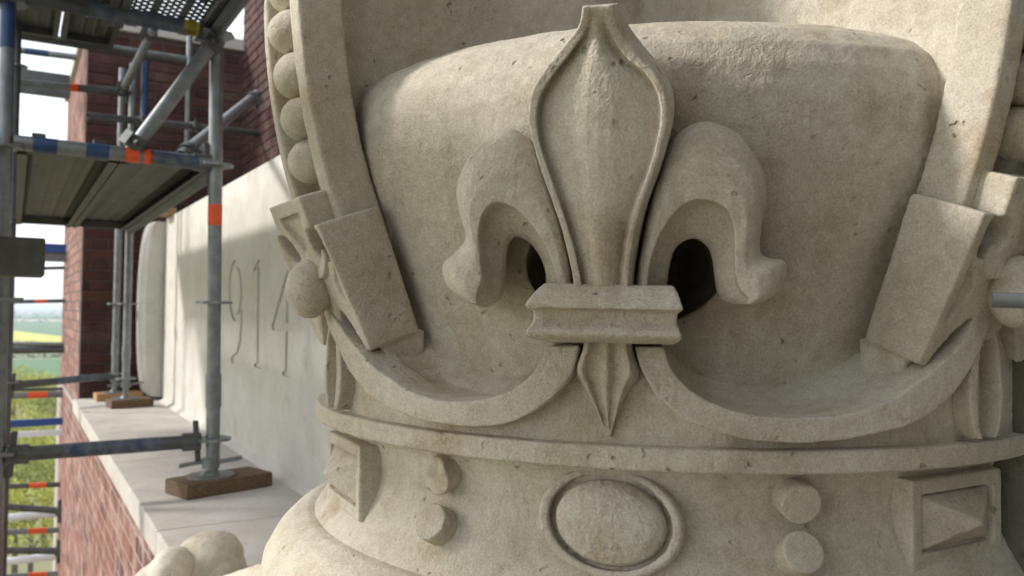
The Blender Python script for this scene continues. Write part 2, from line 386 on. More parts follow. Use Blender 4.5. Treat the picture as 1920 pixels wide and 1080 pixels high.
# ================================================================== THE CROWN
# worked out in units of its distance, then brought to metres with K
K = 0.845
AZ, D = R(41.2), 1.55
XC, YC = D*math.sin(AZ), D*math.cos(AZ)
PSI = 46.0
VOX = .0017
def cyl(x, y, r):
    d = ray(x, y); a = d[0]**2+d[1]**2; b = -2*(d[0]*XC+d[1]*YC); c = XC*XC+YC*YC-r*r; q = b*b-4*a*c
    t = (-b-math.sqrt(max(q, 0)))/(2*a); p = d*t
    return math.degrees(math.atan2(XC-p[0], YC-p[1])), p[2]
def pol(al, r, z): return np.array([XC-r*math.sin(R(al)), YC-r*math.cos(R(al)), z])
crown = empty('royal_emblem', (XC*K, YC*K, LZ), 'large carved limestone crown with fleur-de-lis, crosses and jewelled band', 'crown')
DTEX = bpy.data.textures.new('stone_waver', 'CLOUDS'); DTEX.noise_scale = .035; DTEX.noise_depth = 3
DTEX2 = bpy.data.textures.new('stone_tooth', 'CLOUDS'); DTEX2.noise_scale = .006; DTEX2.noise_depth = 2
def carve(name, mb, parent=None, vox=VOX, amp=.0009, amp2=.0005, cutters=(), smooth=1, worn=.0016, scale=K, mat=None):
    parent = parent or crown
    base = origin_of(parent)
    mb.v = [tuple(np.array(p)*scale-base) for p in mb.v]; me = mb.mesh(name); me.materials.append(mat or M_crown)
    o = bpy.data.objects.new(name, me); COL.objects.link(o); o.parent = parent
    for c in cutters:
        c.v = [tuple(np.array(p)*scale-base) for p in c.v]; cut(o, c)
    m = o.modifiers.new('r', 'REMESH'); m.mode = 'VOXEL'; m.voxel_size = vox; m.use_smooth_shade = True
    if smooth: m = o.modifiers.new('s', 'SMOOTH'); m.factor = .2; m.iterations = smooth
    m = o.modifiers.new('d', 'DISPLACE'); m.texture = DTEX; m.strength = amp*2; m.mid_level = .5; m.texture_coords = 'LOCAL'
    m = o.modifiers.new('d2', 'DISPLACE'); m.texture = DTEX2; m.strength = amp2*2; m.mid_level = .5; m.texture_coords = 'LOCAL'
    bpy.context.view_layer.update(); apply_mods(o); wear(o, worn)
    o.data.polygons.foreach_set('use_smooth', [True]*len(o.data.polygons))
    return o
def wear(o, depth=.0030):
    me = o.data; n = len(me.vertices); co = np.empty(n*3, np.float32); me.vertices.foreach_get('co', co); co = co.reshape(-1, 3)
    e = np.empty(len(me.edges)*2, np.int32); me.edges.foreach_get('vertices', e); e = e.reshape(-1, 2); a, b = e[:, 0], e[:, 1]
    nv = np.empty(n*3, np.float32); me.vertices.foreach_get('normal', nv); nv = nv.reshape(-1, 3)
    deg = np.maximum(np.bincount(a, minlength=n)+np.bincount(b, minlength=n), 1)
    def avg(x): return (np.bincount(a, x[b], n)+np.bincount(b, x[a], n))/deg
    mean = np.stack([avg(co[:, k]) for k in range(3)], 1); cv = np.einsum('ij,ij->i', co-mean, nv)/np.sqrt(((co[a]-co[b])**2).sum(1)).mean()
    cv = np.clip((cv-.10)/.22, 0, 1)
    for _ in range(2): cv = np.maximum(cv, avg(cv)*1.05)
    w = co+np.array(origin_of(o.parent)); f = np.zeros(n)
    for i, (k, am) in enumerate(((70, 1.), (150, .8), (310, .55))):
        ph = np.array([1.3*i, 2.1*i, .7*i]); q = w*k
        f += am*np.sin(q[:, 0]*1.1+1.7*np.sin(q[:, 1]*.83+ph[0])+ph[1])*np.sin(q[:, 1]*.97+1.5*np.sin(q[:, 2]*1.07+ph[2]))*np.sin(q[:, 2]*1.03+1.6*np.sin(q[:, 0]*.71)+ph[0])
    f = .25+np.clip(f, 0, 1.2)**1.5
    co -= (nv*(cv*f*depth*.8)[:, None]).astype(np.float32)
    me.vertices.foreach_set('co', co.ravel()); me.update()
def revolve(prof, a0=-14, a1=196, n=140):
    return MB().loft([[pol(a0+(a1-a0)*i/n, r, z) for r, z in prof] for i in range(n+1)])
def spl(pts, n):
    """smooth resample of a polyline (Catmull-Rom, chordal parameter)"""
    P = np.array(pts, float); d = np.linalg.norm(np.diff(P[:, :2], axis=0), axis=1)**.5; t = np.r_[0, np.cumsum(d)]
    m = np.gradient(P, t, axis=0); out = []
    for u in np.linspace(0, t[-1], n):
        i = min(np.searchsorted(t, u, 'right')-1, len(t)-2); h = t[i+1]-t[i]; s = (u-t[i])/h
        out.append((2*s**3-3*s*s+1)*P[i]+(s**3-2*s*s+s)*h*m[i]+(-2*s**3+3*s*s)*P[i+1]+(s**3-s*s)*h*m[i+1])
    return np.array(out)

# --- revolved bodies
carve('cushion_tier', revolve([(.40,-.80),(.62,-.80),(.62,-.64),(.665,-.575),(.692,-.51),(.70,-.455),(.692,-.405),(.672,-.37),(.645,-.345),(.622,-.335),(.40,-.335)]), vox=.004)
carve('jewelled_band', revolve([(.42,-.36),(.622,-.357),(.612,-.338),(.589,-.305),(.570,-.27),(.562,-.24),(.564,-.21),(.574,-.185),(.580,-.165),(.42,-.165)]), vox=.003)
carve('rim_moulding', revolve([(.44,-.1795),(.610,-.1795),(.6115,-.1775),(.6115,-.155),(.610,-.1525),(.44,-.146)]), vox=.0017)
# dark hollow behind the fleur-de-lis
hol = MB(); hc = pol(PSI-.6, .50, .058); tn = np.array([math.cos(R(PSI)), -math.sin(R(PSI)), 0]) ; nr = pol(PSI, 1, 0)-pol(PSI, 0, 0)
hol.ball(hc, tn*.125, nr*.20, np.array([0,0,.077]), 32, 20)
cap = revolve([(.498,-.16),(.500,-.09),(.520,-.02),(.548,.06),(.577,.13),(.597,.18),(.606,.22),(.609,.255),(.606,.287),(.595,.315),(.572,.338),(.536,.357),(.48,.373),(.37,.388),(.2,.395),(.05,.396),(.02,.30),(.02,-.16)])
carve('cap', cap, vox=.003, amp=.0014, cutters=[hol])

# --- scalloped wall of the circlet and its ribbon mouldings
LR = [(1190,650),(1203,695),(1240,750),(1295,792),(1360,815),(1440,829),(1530,830),(1620,818),(1721,790),(1791,736),(1823,688),(1848,640),(1862,590)]
UR = [(1245,650),(1258,690),(1300,735),(1360,765),(1440,782),(1530,784),(1600,775),(1680,745),(1745,700),(1790,660),(1815,625),(1826,598),(1838,560)]
LL = [(1085,648),(1076,690),(1050,730),(1000,772),(940,796),(870,800),(800,790),(740,770),(690,740),(657,700),(632,650),(610,600),(600,560)]
UL = [(1025,650),(1005,690),(962,730),(900,750),(830,752),(770,735),(730,710),(700,688),(670,655),(645,625),(627,597),(615,577),(606,545)]
RF, RW = .622, .594
top_of = {}
for side, L, U in (('r', LR, UR), ('l', LL, UL)):
    L = spl(L, 60); U = spl(U, 60); secs = []
    for l, u in zip(L, U):
        a, b_ = cyl(*l, RF), cyl(*u, RF)
        secs.append([pol(a[0], .57, a[1]), pol(a[0], RF, a[1]), pol(b_[0], RF, b_[1]), pol(b_[0], .57, b_[1]+.004)])
    mb = MB().loft(secs); carve('swag_moulding', mb)
    top_of[side] = np.array([cyl(*u, RF) for u in U])
def z_top(al):
    best = .02
    if al < PSI:
        T = top_of['r']; T = T[np.argsort(T[:, 0])]
        if al < T[0, 0]: return .03
        if al > T[-1, 0]: return .02
        return min(.03, float(np.interp(al, T[:, 0], T[:, 1])))
    T = top_of['l']; T = T[np.argsort(T[:, 0])]
    if al > T[-1, 0]: return .03
    if al < T[0, 0]: return .02
    return min(.03, float(np.interp(al, T[:, 0], T[:, 1])))
secs = []
for al in np.linspace(-12, 150, 330):
    z = z_top(al); dz = max(0, min(1, (.02-z)/.08))
    secs.append([pol(al, .44, -.17), pol(al, RW, -.17), pol(al, RW, z-.006), pol(al, .585, z-.001), pol(al, .54, z+.004), pol(al, .50, z+.022*dz+.004), pol(al, .44, z+.03*dz+.004)])
carve('circlet_wall', MB().loft(secs), vox=.003)

# --- fleur-de-lis ------------------------------------------------------------
fleur = empty('fleur_de_lis', (0, 0, 0)); fleur.parent = crown; 
FN = nr/np.linalg.norm(nr); FC = np.array([XC, YC, 0])
LEAN = .17
FNL = FN-np.array([0, 0, LEAN]); FNL = FNL/np.linalg.norm(FNL)          # leaning front plane
F0 = FC+FN*.655                                                          # its point at eye height
def fp(x, y, p):                                                         # pixel on the plane, p in front of it
    d = ray(x, y); q = F0+FN*p; return d*float(FNL@q)/float(FNL@d)
def resample_y(pts, ysamp): P = np.array(pts, float); return np.interp(ysamp, P[:, 1], P[:, 0])
PLo = spl([(1092,11),(1087,44),(1059,83),(1020,133),(998,172),(992,217),(998,261),(1012,311),(1034,372),(1053,428),(1067,483),(1076,533),(1077,560)], 90)
PRo = spl([(1160,6),(1176,42),(1209,89),(1242,128),(1262,172),(1263,222),(1253,267),(1237,322),(1214,383),(1200,444),(1192,490),(1189,533),(1188,560)], 90)
PLi = spl([(1104,11),(1103,46),(1078,89),(1040,138),(1014,180),(1007,217),(1012,265),(1027,313),(1048,374),(1067,432),(1082,487),(1091,534),(1093,560)], 90)
PRi = spl([(1140,8),(1138,50),(1170,106),(1212,141),(1233,178),(1238,225),(1229,275),(1212,330),(1189,392),(1175,450),(1169,495),(1166,533),(1166,560)], 90)
secs = []
for i in range(90):
    t = i/89; lo, ro, li, ri = PLo[i], PRo[i], PLi[i], PRi[i]
    curl = .022*math.exp(-(t/.075)**2)              # the tip curls forward
    rec = .016*min(1, max(0, (t-.035)/.10))         # sunk field inside the rim
    loop = [fp(lo[0]+6, lo[1], -.085), fp(lo[0]+1, lo[1], -.02+curl), fp(*lo, .001+curl), fp(lo[0]+(li[0]-lo[0])*.97, lo[1]+(li[1]-lo[1])*.97, .001+curl)]
    for k in range(0, 11):
        s = k/10; x = li[0]+(ri[0]-li[0])*s; y = li[1]+(ri[1]-li[1])*s
        b_ = math.sin(math.pi*s)**.9; gro = -.003*math.exp(-((s-.30)/.05)**2)*min(1, t*1.3)
        loop.append(fp(x, y, curl-rec+rec*1.15*b_+gro))
    loop += [fp(ri[0]+(ro[0]-ri[0])*.03, ri[1]+(ro[1]-ri[1])*.12, .001+curl), fp(ri[0]+(ro[0]-ri[0])*.50, ri[1]+(ro[1]-ri[1])*.5, .0005+curl), fp(*ro, -.026+curl), fp(ro[0]-4, ro[1], -.085)]
    secs.append(loop)
carve('centre_petal', MB().loft(secs), fleur, vox=.0013, worn=.0006, amp=.0004, amp2=.0003, smooth=0)
SPL = [[(1080,540),(1048,537),(1026,545)],[(1068,460),(1041,508),(1022,506)],[(1045,370),(1024,464),(1009,474)],[(1010,285),(998,422),(990,452)],[(955,240),(964,389),(967,444)],
 [(903,270),(930,378),(955,455)],[(870,311),(909,393),(950,472)],[(856,356),(898,425),(949,490)],[(863,405),(898,460),(948,507)],[(873,445),(902,493),(947,525)],
 [(858,470),(903,518),(944,542)],[(831,497),(899,540),(938,558)],[(842,540),(893,556),(925,570)],[(880,568),(895,570),(905,578)]]
SPR = [[(1187,540),(1212,539),(1250,545)],[(1205,440),(1219,492),(1254,500)],[(1228,345),(1240,436),(1266,465)],[(1262,262),(1270,394),(1284,451)],[(1318,228),(1303,375),(1302,447)],
 [(1381,250),(1337,378),(1318,455)],[(1412,288),(1362,392),(1329,468)],[(1434,335),(1375,420),(1335,485)],[(1435,385),(1378,455),(1338,508)],[(1426,432),(1378,495),(1341,528)],
 [(1428,478),(1382,525),(1345,548)],[(1472,492),(1390,546),(1352,560)],[(1458,548),(1405,560),(1368,568)],[(1415,570),(1400,570),(1385,572)]]
for SP in (SPL, SPR):
    n = 70; O = spl([q[0] for q in SP], n); Mi = spl([q[1] for q in SP], n); I = spl([q[2] for q in SP], n); secs = []
    for i in range(n):
        t = i/(n-1); o_, m_, i_ = O[i], Mi[i], I[i]; dn = 0.0
        endf = max(0, (t-.80)/.20); dd = -.018+.010*endf                       # whole petal a little behind the middle one
        mid = lambda a, b, s: (a[0]+(b[0]-a[0])*s, a[1]+(b[1]-a[1])*s)
        loop = [fp(*o_, -.125), fp(*o_, -.040+dd), fp(*mid(o_, m_, .12), -.017+dd), fp(*mid(o_, m_, .32), -.003+dd), fp(*mid(o_, m_, .60), .004+dd), fp(*mid(o_, m_, .85), .004+dd), fp(*m_, .004+dd),
                fp(*mid(m_, i_, .06), -.020+dd), fp(*mid(m_, i_, .5), -.028+dd), fp(*mid(m_, i_, .85), -.036+dd), fp(*i_, -.044+dd), fp(*i_, -.115)]
        secs.append(loop)
    carve('side_petal', MB().loft(secs), fleur, vox=.0015, worn=.0010, smooth=0)
# collar: stacked rectangular sections (height px, half width px, forward)
def ring_sec(y, xl, xr, p, back=-.11):
    return [fp(xl, y+(0), p), fp(xr, y+6*(xr-xl)/290., p), fp(xr, y+6*(xr-xl)/290., back), fp(xl, y, back)]
secs = [ring_sec(531, 1022, 1262, -.004), ring_sec(541, 1010, 1268, .008), ring_sec(549, 1002, 1272, .014), ring_sec(567, 988, 1278, .028), ring_sec(576, 985, 1281, .030), ring_sec(580, 1001, 1270, .016), ring_sec(598, 1001, 1268, .015),
        ring_sec(606, 998, 1270, .018), ring_sec(618, 989, 1276, .028), ring_sec(627, 987, 1279, .030), ring_sec(633, 992, 1275, .024), ring_sec(641, 1030, 1262, .008)]
carve('collar', MB().loft(secs), fleur, vox=.0017)
# pendant
PL = np.array(spl([(1096,636),(1093,655),(1081,694),(1096,728),(1118,772),(1139,818)], 50)); PR = np.array(spl([(1185,636),(1187,655),(1199,698),(1182,728),(1163,772),(1147,820)], 50)); secs = []
for i in range(50):
    l, r_ = PL[i], PR[i]; t = i/49; f_ = -.010-.022*t; wv = 1-.75*max(0, (t-.5)/.5)
    mid = lambda s: (l[0]+(r_[0]-l[0])*s, l[1]+(r_[1]-l[1])*s)
    secs.append([fp(*l, -.08), fp(*l, f_-.012), fp(*mid(.05), f_), fp(*mid(.10), f_), fp(*mid(.20), f_-.010*wv), fp(*mid(.36), f_-.006*wv), fp(*mid(.44), f_+.001), fp(*mid(.50), f_+.001), fp(*mid(.62), f_-.009*wv), fp(*mid(.80), f_-.001), fp(*mid(.86), f_), fp(*r_, f_-.02), fp(*r_, -.08)])
carve('pendant', MB().loft(secs), fleur, vox=.0013, worn=.0006, smooth=0, amp2=.0003)

# --- crosses with boss, and arches with pearls ---------------------------------
ZC = .030
SL, CL = math.sin(R(20.3)), math.cos(R(20.3))
def cross_r(z): return .632+.37*max(z-ZC, -.09)
def quad(pts, a): return pts
def cross_outline():
    Q = []
    Q += [(0,.127),(.080,.127),(.077,.088)]
    Q += [(.066+.025*math.cos(R(an)), .060+.025*math.sin(R(an))) for an in range(66, 350, 20)]
    Q += [(.093,.070),(.094,.087),(.115,.087),(.115,-.087),(.098,-.090),(.088,-.075),(.070,-.052),(.050,-.036),(.034,-.032),(.030,-.05),(.028,-.06),(0,-.06)]
    return Q
def make_cross(alpha):
    c = empty('cross', (0, 0, 0)); c.parent = crown
    tx = np.array([math.cos(R(alpha)), -math.sin(R(alpha)), 0]); rn = pol(alpha, 1, 0)-pol(alpha, 0, 0)     # tangent to the viewer's right, outward
    A0 = np.array([XC, YC, 0])
    def W(s, q, r): return A0+tx*s+rn*r+np.array([0, 0, ZC+q])
    def V(s, q, p): q = q*1.066; return A0+tx*s+rn*(.632+q*SL+p*CL)+np.array([0, 0, ZC+q*CL-p*SL])   # leaning frame of the cross
    def fwd(q): u = min(1, max(0, (q-.03)/.06)); return .016*u
    half = cross_outline(); full = half+[(-s, q) for s, q in half[::-1] if s > 1e-6]
    mb = MB(); secs = []
    for k in range(2):
        secs.append([V(s, q, fwd(q) if k == 0 else -.078) for s, q in full])
    n = len(full); v = secs[0]+secs[1]
    f = [(i, (i+1) % n, n+(i+1) % n, n+i) for i in range(n)]+[tuple(range(n))[::-1], tuple(range(n, 2*n))]
    mb.add(v, f)
    # stem to the circlet under each side arm
    for s in (-1, 1): mb.obox(W(s*.092, -.098, .548), tx*.018, rn*.030, (0, 0, .040))
    cutters = []
    def tri(pts, depth=.011):
        cm = MB(); a = [V(s, q, .05) for s, q in pts]; b_ = [V(s, q, fwd(q)-depth) for s, q in pts]
        m_ = len(pts); cm.add(a+b_, [(i, (i+1) % m_, m_+(i+1) % m_, m_+i) for i in range(m_)]+[tuple(range(m_))[::-1], tuple(range(m_, 2*m_))]); cutters.append(cm)
    tri([(-.052,.108),(.052,.108),(.010,.055),(-.010,.055)]); 
    tri([(.096,.040),(.096,-.040),(.066,-.008),(.066,.008)], .006); tri([(-.096,.040),(-.096,-.040),(-.066,-.008),(-.066,.008)], .006)
    carve('arms', mb, c, vox=.0026, cutters=cutters)
    # lower arm
    secs = []
    for q, hw in ((-.030,.014),(-.05,.020),(-.075,.029),(-.10,.035),(-.125,.038),(-.15,.035),(-.168,.027),(-.178,.018)):
        secs.append([W(-hw, q, .57), W(-hw, q, .616), W(-hw*.64, q, .618), W(-hw*.54, q, .580), W(hw*.54, q, .580), W(hw*.64, q, .618), W(hw, q, .616), W(hw, q, .57)])
    carve('lower_arm', MB().loft(secs), c, vox=.0017)
    mb = MB().ball(W(0, -.001, .652), tx*.037, rn*.034+np.array([0,0,-.008]), np.array([0,0,.043])+rn*.006, 28, 18); carve('boss', mb, c, vox=.0024)
    # curled leaf lobes beside the boss
    for s in (-1, 1):
        mb = MB(); mb.tube(W(s*.040, .034, .615), W(s*.040, .034, .650), .021, 24); carve('leaf_lobe', mb, c, vox=.0017)
    # arch
    path = [(r_-.010, z) for r_, z in [(.640,.10),(.672,.19),(.694,.28),(.708,.37),(.714,.46),(.706,.55),(.680,.64),(.63,.72),(.55,.785),(.44,.83),(.30,.855),(.12,.862)]]
    P = spl(path, 90); T = np.gradient(P, axis=0); T /= np.linalg.norm(T, axis=1)[:, None]; secs = []
    ar = empty('arch', (0, 0, 0)); ar.parent = crown
    for (r_, z), (tr, tz) in zip(P, T):
        nrm = (tz, -tr)
        q = lambda s, d: A0+tx*s+rn*(r_+nrm[0]*d)+np.array([0, 0, z+nrm[1]*d])
        secs.append([q(-.093,-.062), q(-.093,0), q(-.066,.004), q(-.060,.002), q(-.058,-.040), q(.058,-.040), q(.060,.002), q(.066,.004), q(.093,0), q(.093,-.062)])
    carve('arch_rib', MB().loft(secs), ar, vox=.003)
    L = np.r_[0, np.cumsum(np.linalg.norm(np.diff(P, axis=0), axis=1))]; d = .118
    while d < L[-1]-.03:
        r_, z = np.interp(d, L, P[:, 0]), np.interp(d, L, P[:, 1]); tr, tz = np.interp(d, L, T[:, 0]), np.interp(d, L, T[:, 1]); nrm = (tz, -tr)
        up_ = rn*tr+np.array([0, 0, tz]); ou = rn*nrm[0]+np.array([0, 0, nrm[1]])
        j = rng.uniform(.95, 1.04)
        mb = MB().ball(A0+rn*(r_-nrm[0]*.017)+np.array([0, 0, z-nrm[1]*.017]), tx*.045*j, up_*.0335*rng.uniform(.93, 1.02), ou*.034*rng.uniform(.9, 1.03), 20, 12)
        if d < .60: carve('pearl', mb, ar, vox=.0028)
        d += .0635
    return P
P_ar = make_cross(90.8); make_cross(0.8)
# solid webs under the arches
def web(alpha, hw0, hw1, d=.058):
    tx = np.array([math.cos(R(alpha)), -math.sin(R(alpha)), 0]); rn = pol(alpha, 1, 0)-pol(alpha, 0, 0); A0 = np.array([XC, YC, 0])
    T = np.gradient(P_ar, axis=0); T /= np.linalg.norm(T, axis=1)[:, None]
    prof = [(-.02, .05), (.52, .05)]+[(r_-tz*d, z+tr*d) for (r_, z), (tr, tz) in zip(P_ar[::3], T[::3])]+[(-.02, .80)]
    v = [A0+tx*s+rn*r_+np.array([0, 0, z]) for s in (-hw0, hw1) for r_, z in prof]; n = len(prof)
    mb = MB().add(v, [(i, (i+1) % n, n+(i+1) % n, n+i) for i in range(n)]+[tuple(range(n))[::-1], tuple(range(n, 2*n))])
    carve('arch_web', mb, vox=.004, amp=.0042)
web(90.8, .05, .052); web(0.8, .074, .05)

# --- jewels on the band ----------------------------------------------------------
def surf(al, z): return pol(al, float(np.interp(-z, [.165,.185,.21,.24,.27,.305,.338,.357], [.580,.574,.564,.562,.570,.589,.612,.622])), z)
def local(al, z):
    tx = np.array([math.cos(R(al)), -math.sin(R(al)), 0]); rn = pol(al, 1, 0)-pol(al, 0, 0)
    e = surf(al, z+.01)-surf(al, z-.01); e /= np.linalg.norm(e); nn = np.cross(tx, e); nn *= np.sign(nn@rn); return surf(al, z), tx, e, nn
# oval cabochon
c0, tx, ev, nn = local(46.2, -.2495)
rot = R(-7); e1 = tx*math.cos(rot)+ev*math.sin(rot); e2 = -tx*math.sin(rot)+ev*math.cos(rot)
secs = []
for sc, d in ((1.0,-.02),(1.0,.010),(.985,.018),(.95,.022),(.865,.022),(.845,.020),(.835,.002),(.775,.002),(.760,.014),(.72,.023),(.6,.031),(.4,.036),(.2,.038),(.03,.0385)):
    secs.append([c0+e1*(.0865*(sc if sc > .9 else sc))*math.cos(2*math.pi*k/48)+e2*(.064*sc)*math.sin(2*math.pi*k/48)+nn*d for k in range(48)])
carve('oval_cabochon', MB().loft(secs), vox=.0017, amp2=.001)
# round studs
for x, y, chip in ((816,888,1),(817,992,0),(1503,938,0),(1500,1050,0)):
    al, z = cyl(x, y, .588); p, tx, ev, nn = local(al, z); mb = MB()
    secs = []
    for rr, d in ((.0245,-.02),(.0242,.0258),(.0234,.0268),(.002,.0270)):
        secs.append([p+(tx*math.cos(2*math.pi*k/28)+ev*math.sin(2*math.pi*k/28))*rr+nn*(d-(.014*max(0, math.cos(2*math.pi*k/28-2.2)) if chip and d > 0 else 0)) for k in range(28)])
    carve('stud', MB().loft(secs), vox=.0017)
# square gems: frame with raised border, pyramid inside
for al, rf, hw in ((93.6, .556, .086), (1.4, .550, .093)):
    g = empty('square_gem', (0, 0, 0)); g.parent = crown
    p, tx, ev, nn = local(al, -.250); nn = pol(al, 1, 0)-pol(al, 0, 0); ev = np.array([0, 0, 1.]); p = pol(al, rf, -.250)
    secs = []; hh = .054
    for s, d in ((1.0,-.06),(1.0,.030),(.985,.033),(.80,.033),(.785,.022)):
        k_ = hw*(1-s); secs.append([p+tx*a*(hw-k_)+ev*b_*(hh-k_)+nn*d for a, b_ in ((-1,-1),(0,-1),(1,-1),(1,0),(1,1),(0,1),(-1,1),(-1,0))])
    carve('frame', MB().loft(secs), g, vox=.0016, worn=.0014)
    secs = []
    for s, d in ((.775,.010),(.77,.026),(.02,.062)):
        k_ = hw*(1-s) if s > .1 else 0; hx, hz = (hw-k_, hh-k_) if s > .1 else (.003, .003)
        secs.append([p+tx*a*hx+ev*b_*hz+nn*d for a, b_ in ((-1,-1),(1,-1),(1,1),(-1,1))])
    carve('pyramid', MB().loft(secs), g, vox=.0016, worn=.001)

# --- carved wreath end beside the foot of the crown
wr = empty('carved_wreath', (.45, 2.0, LZ), 'rounded carved stone wreath berries at ledge edge below the crown', 'stone carving')
def lump(px, py, dep, bits):
    c = ray(px, py)*dep; mb = MB()
    for dx, dy, a, b_, d_, rz in bits:
        cs, sn = math.cos(R(rz)), math.sin(R(rz)); mb.ball(c+RT*dx+UP*dy-FW*.01*(dx != 0), (RT*cs+UP*sn)*a, (-RT*sn+UP*cs)*b_, FW*d_, 28, 18)
    carve('berry', mb, wr, vox=.004, scale=1.0, amp=.003)
lump(392, 1046, 2.02, [(0, 0, .082, .066, .08, 8), (-.03, -.022, .066, .060, .085, 30), (.045, -.03, .045, .05, .07, -20)])
lump(318, 1082, 1.95, [(0, -.012, .066, .066, .07, 20), (.012, .022, .050, .052, .066, 35), (-.035, -.02, .05, .05, .06, 10)])
mb = MB(); secs = []
for t in np.linspace(0, 1, 12):
    q = at_z(370+(640-370)*t, 1092-48*math.sin(t*math.pi*.6), -.60); q = ray(370+270*t, 1098-55*math.sin(t*math.pi*.62))*(1.85-.35*t)
    secs.append([q+np.array([0,0,0.]), q+RT*0-FW*.12-UP*.015, q-FW*.2-UP*.12, q-UP*.14, q+FW*.10-UP*.05])
mb.loft(secs); carve('leaf_scroll', mb, wr, vox=.005, scale=1.0, amp=.003)

# ================================================================== SCAFFOLD
TR = .02415
def tube_obj(name, a, b_, label, cat, mat=None, group=None, r=TR, bands=(), heads=(), clamps=(), parent=None):
    """scaffold tube from a to b; bands: (t, length, material); heads: wedge ends at 'a'/'b'"""
    a, b_ = np.array(a, float), np.array(b_, float); d = (b_-a)/np.linalg.norm(b_-a); L = np.linalg.norm(b_-a)
    o = empty(name, a, label, cat, group)
    obj('tube', MB().tube(a, b_, r, 16, inner=r*.86), mat or M_galv, o, smooth=35)
    for t, l, m in bands:
        c = a+d*L*t; obj('tape_band', MB().tube(c-d*l/2, c+d*l/2, r*1.035, 16), m, o, smooth=35)
    for t in clamps:
        c = a+d*L*t; side = np.cross(d, [.3, .2, .9]); side /= np.linalg.norm(side); w2 = np.cross(d, side)
        mb = MB(); mb.tube(c-d*.026, c+d*.026, r*1.32, 14); mb.obox(c+side*r*1.5, d*.024, side*.016, w2*.020); mb.tube(c+side*r*1.3+w2*.05, c+side*r*1.3-w2*.045, .007, 8); mb.tube(c+side*r*1.3+w2*.035, c+side*r*1.3+w2*.050, .013, 6)
        obj('coupler', mb, M_galvd, o, smooth=30)
    for e in heads:
        p, s = (a, 1) if e == 'a' else (b_, -1)
        mb = MB(); side = np.cross(d, [0, 0, 1]); side /= np.linalg.norm(side)
        mb.obox(p+d*s*.03, d*.032, side*.021, np.array([0, 0, .030])); mb.obox(p+d*s*.012, d*.010, side*.006, np.array([0, 0, .075])+d*s*.006); 
        obj('wedge_head', mb, M_galvd, o, bevel=.004)
    return o
def standard(x, y, z0, z1, label, zros, jack=None, mat=None, collars=(), bands=(), lean=0.0):
    o = empty('scaffold_standard', (x, y, z0), label, 'scaffold pole', 'upright scaffold poles')
    X = lambda z: x+lean*z
    obj('tube', MB().tube((X(z0), y, z0), (X(z1), y, z1), TR, 18, inner=TR*.86), mat or M_galv, o, smooth=35)
    for z in zros:
        mb = MB(); n = 24; secs = []
        for zz in (z-.005, z+.005):
            secs.append([(X(z)+(.060+.004*math.cos(8*2*math.pi*k/n))*math.cos(2*math.pi*k/n), y+(.060+.004*math.cos(8*2*math.pi*k/n))*math.sin(2*math.pi*k/n), zz) for k in range(n)])
        mb.loft(secs); obj('rosette', mb, M_galv, o, smooth=30)
    for za, zb, rr in collars: obj('spigot_collar', MB().tube((X(za), y, za), (X(zb), y, zb), rr, 18), M_galv, o, smooth=35)
    for zc, l, m in bands: obj('tape_band', MB().tube((X(zc), y, zc-l/2), (X(zc), y, zc+l/2), TR*1.035, 18), m, o, smooth=35)
    if jack is not None:
        zb, zn = jack       # plate height, nut height
        obj('jack_spindle', MB().tube((X(zb), y, zb), (X(zb), y, zn+.03), .0185, 16), M_galv, o, smooth=35)
        mb = MB(); mb.tube((x, y, zb), (x, y, zb+.007), .085, 10); mb.tube((x, y, zb+.006), (x, y, zb+.02), .035, 14, r2=.022); obj('base_plate', mb, M_galv, o, smooth=30)
        mb = MB(); mb.tube((x, y, zn-.022), (x, y, zn+.012), .031, 14)
        mb.obox((x+.06, y-.01, zn+.002), (.045, -.006, .006), (.003, .014, 0), (0, 0, .006)); mb.obox((x-.06, y+.01, zn-.004), (.045, -.006, .006), (.003, .014, 0), (0, 0, .006))
        obj('wing_nut', mb, M_galv, o, smooth=30)
    return o
S1 = (.622, 3.10); S2 = (.645, 5.95); S3 = (.625, 6.42)
BLK = .052
standard(*S1, -.545, 2.4, 'grey steel upright with orange band standing on wooden block nearest the crown', (-.475, .018, .517, .995), (LZ+BLK, -.555), collars=((-.36, -.24, .0275),), bands=((.335, .075, M_orange),), lean=-.012)
standard(*S2, -.50, 1.62, 'thin grey upright on dark block in front of the brick pier, right of its twin', (-.475, .018), (LZ+BLK, -.51), collars=((-.35,-.26,.0275),))
standard(*S3, -.50, 1.70, 'thin grey upright on far block against the brick pier, left of its twin', (-.475, .018), (LZ+BLK, -.51), collars=((-.35,-.26,.0275),))
# blue upper tube beside them
tube_obj('scaffold_tube', (.70, 5.80, .52), (.70, 5.80, 1.60), 'blue vertical tube in front of the upper brick pier', 'scaffold tube', M_blue, 'scaffold tubes')
tube_obj('scaffold_tube', (1.06, 6.35, .98), (1.06, 6.35, 2.0), 'slim grey vertical tube rising to the top of the brick pier', 'scaffold tube', M_galv, 'scaffold tubes', r=.022)
# sole blocks
def block(x, y, lx, ly, rz, mat, label, h=BLK):
    c, s = math.cos(rz), math.sin(rz); mb = MB().obox((x, y, LZ+h/2+.001), (lx/2*c, lx/2*s, 0), (-ly/2*s, ly/2*c, 0), (0, 0, h/2)); o = obj('sole_block', mb, mat, None, bevel=.004)
    tag(o, label, 'wood block', 'timber blocks under the scaffold feet'); return o
block(.655, 3.10, .33, .165, R(17), M_wood, 'brown timber block under the nearest scaffold foot on the ledge')
block(.67, 5.93, .26, .15, R(8), M_wood, 'dark brown timber block under the right far scaffold foot')
block(.65, 6.42, .30, .15, R(4), M_woodl, 'lighter timber block under the left far scaffold foot at pier')
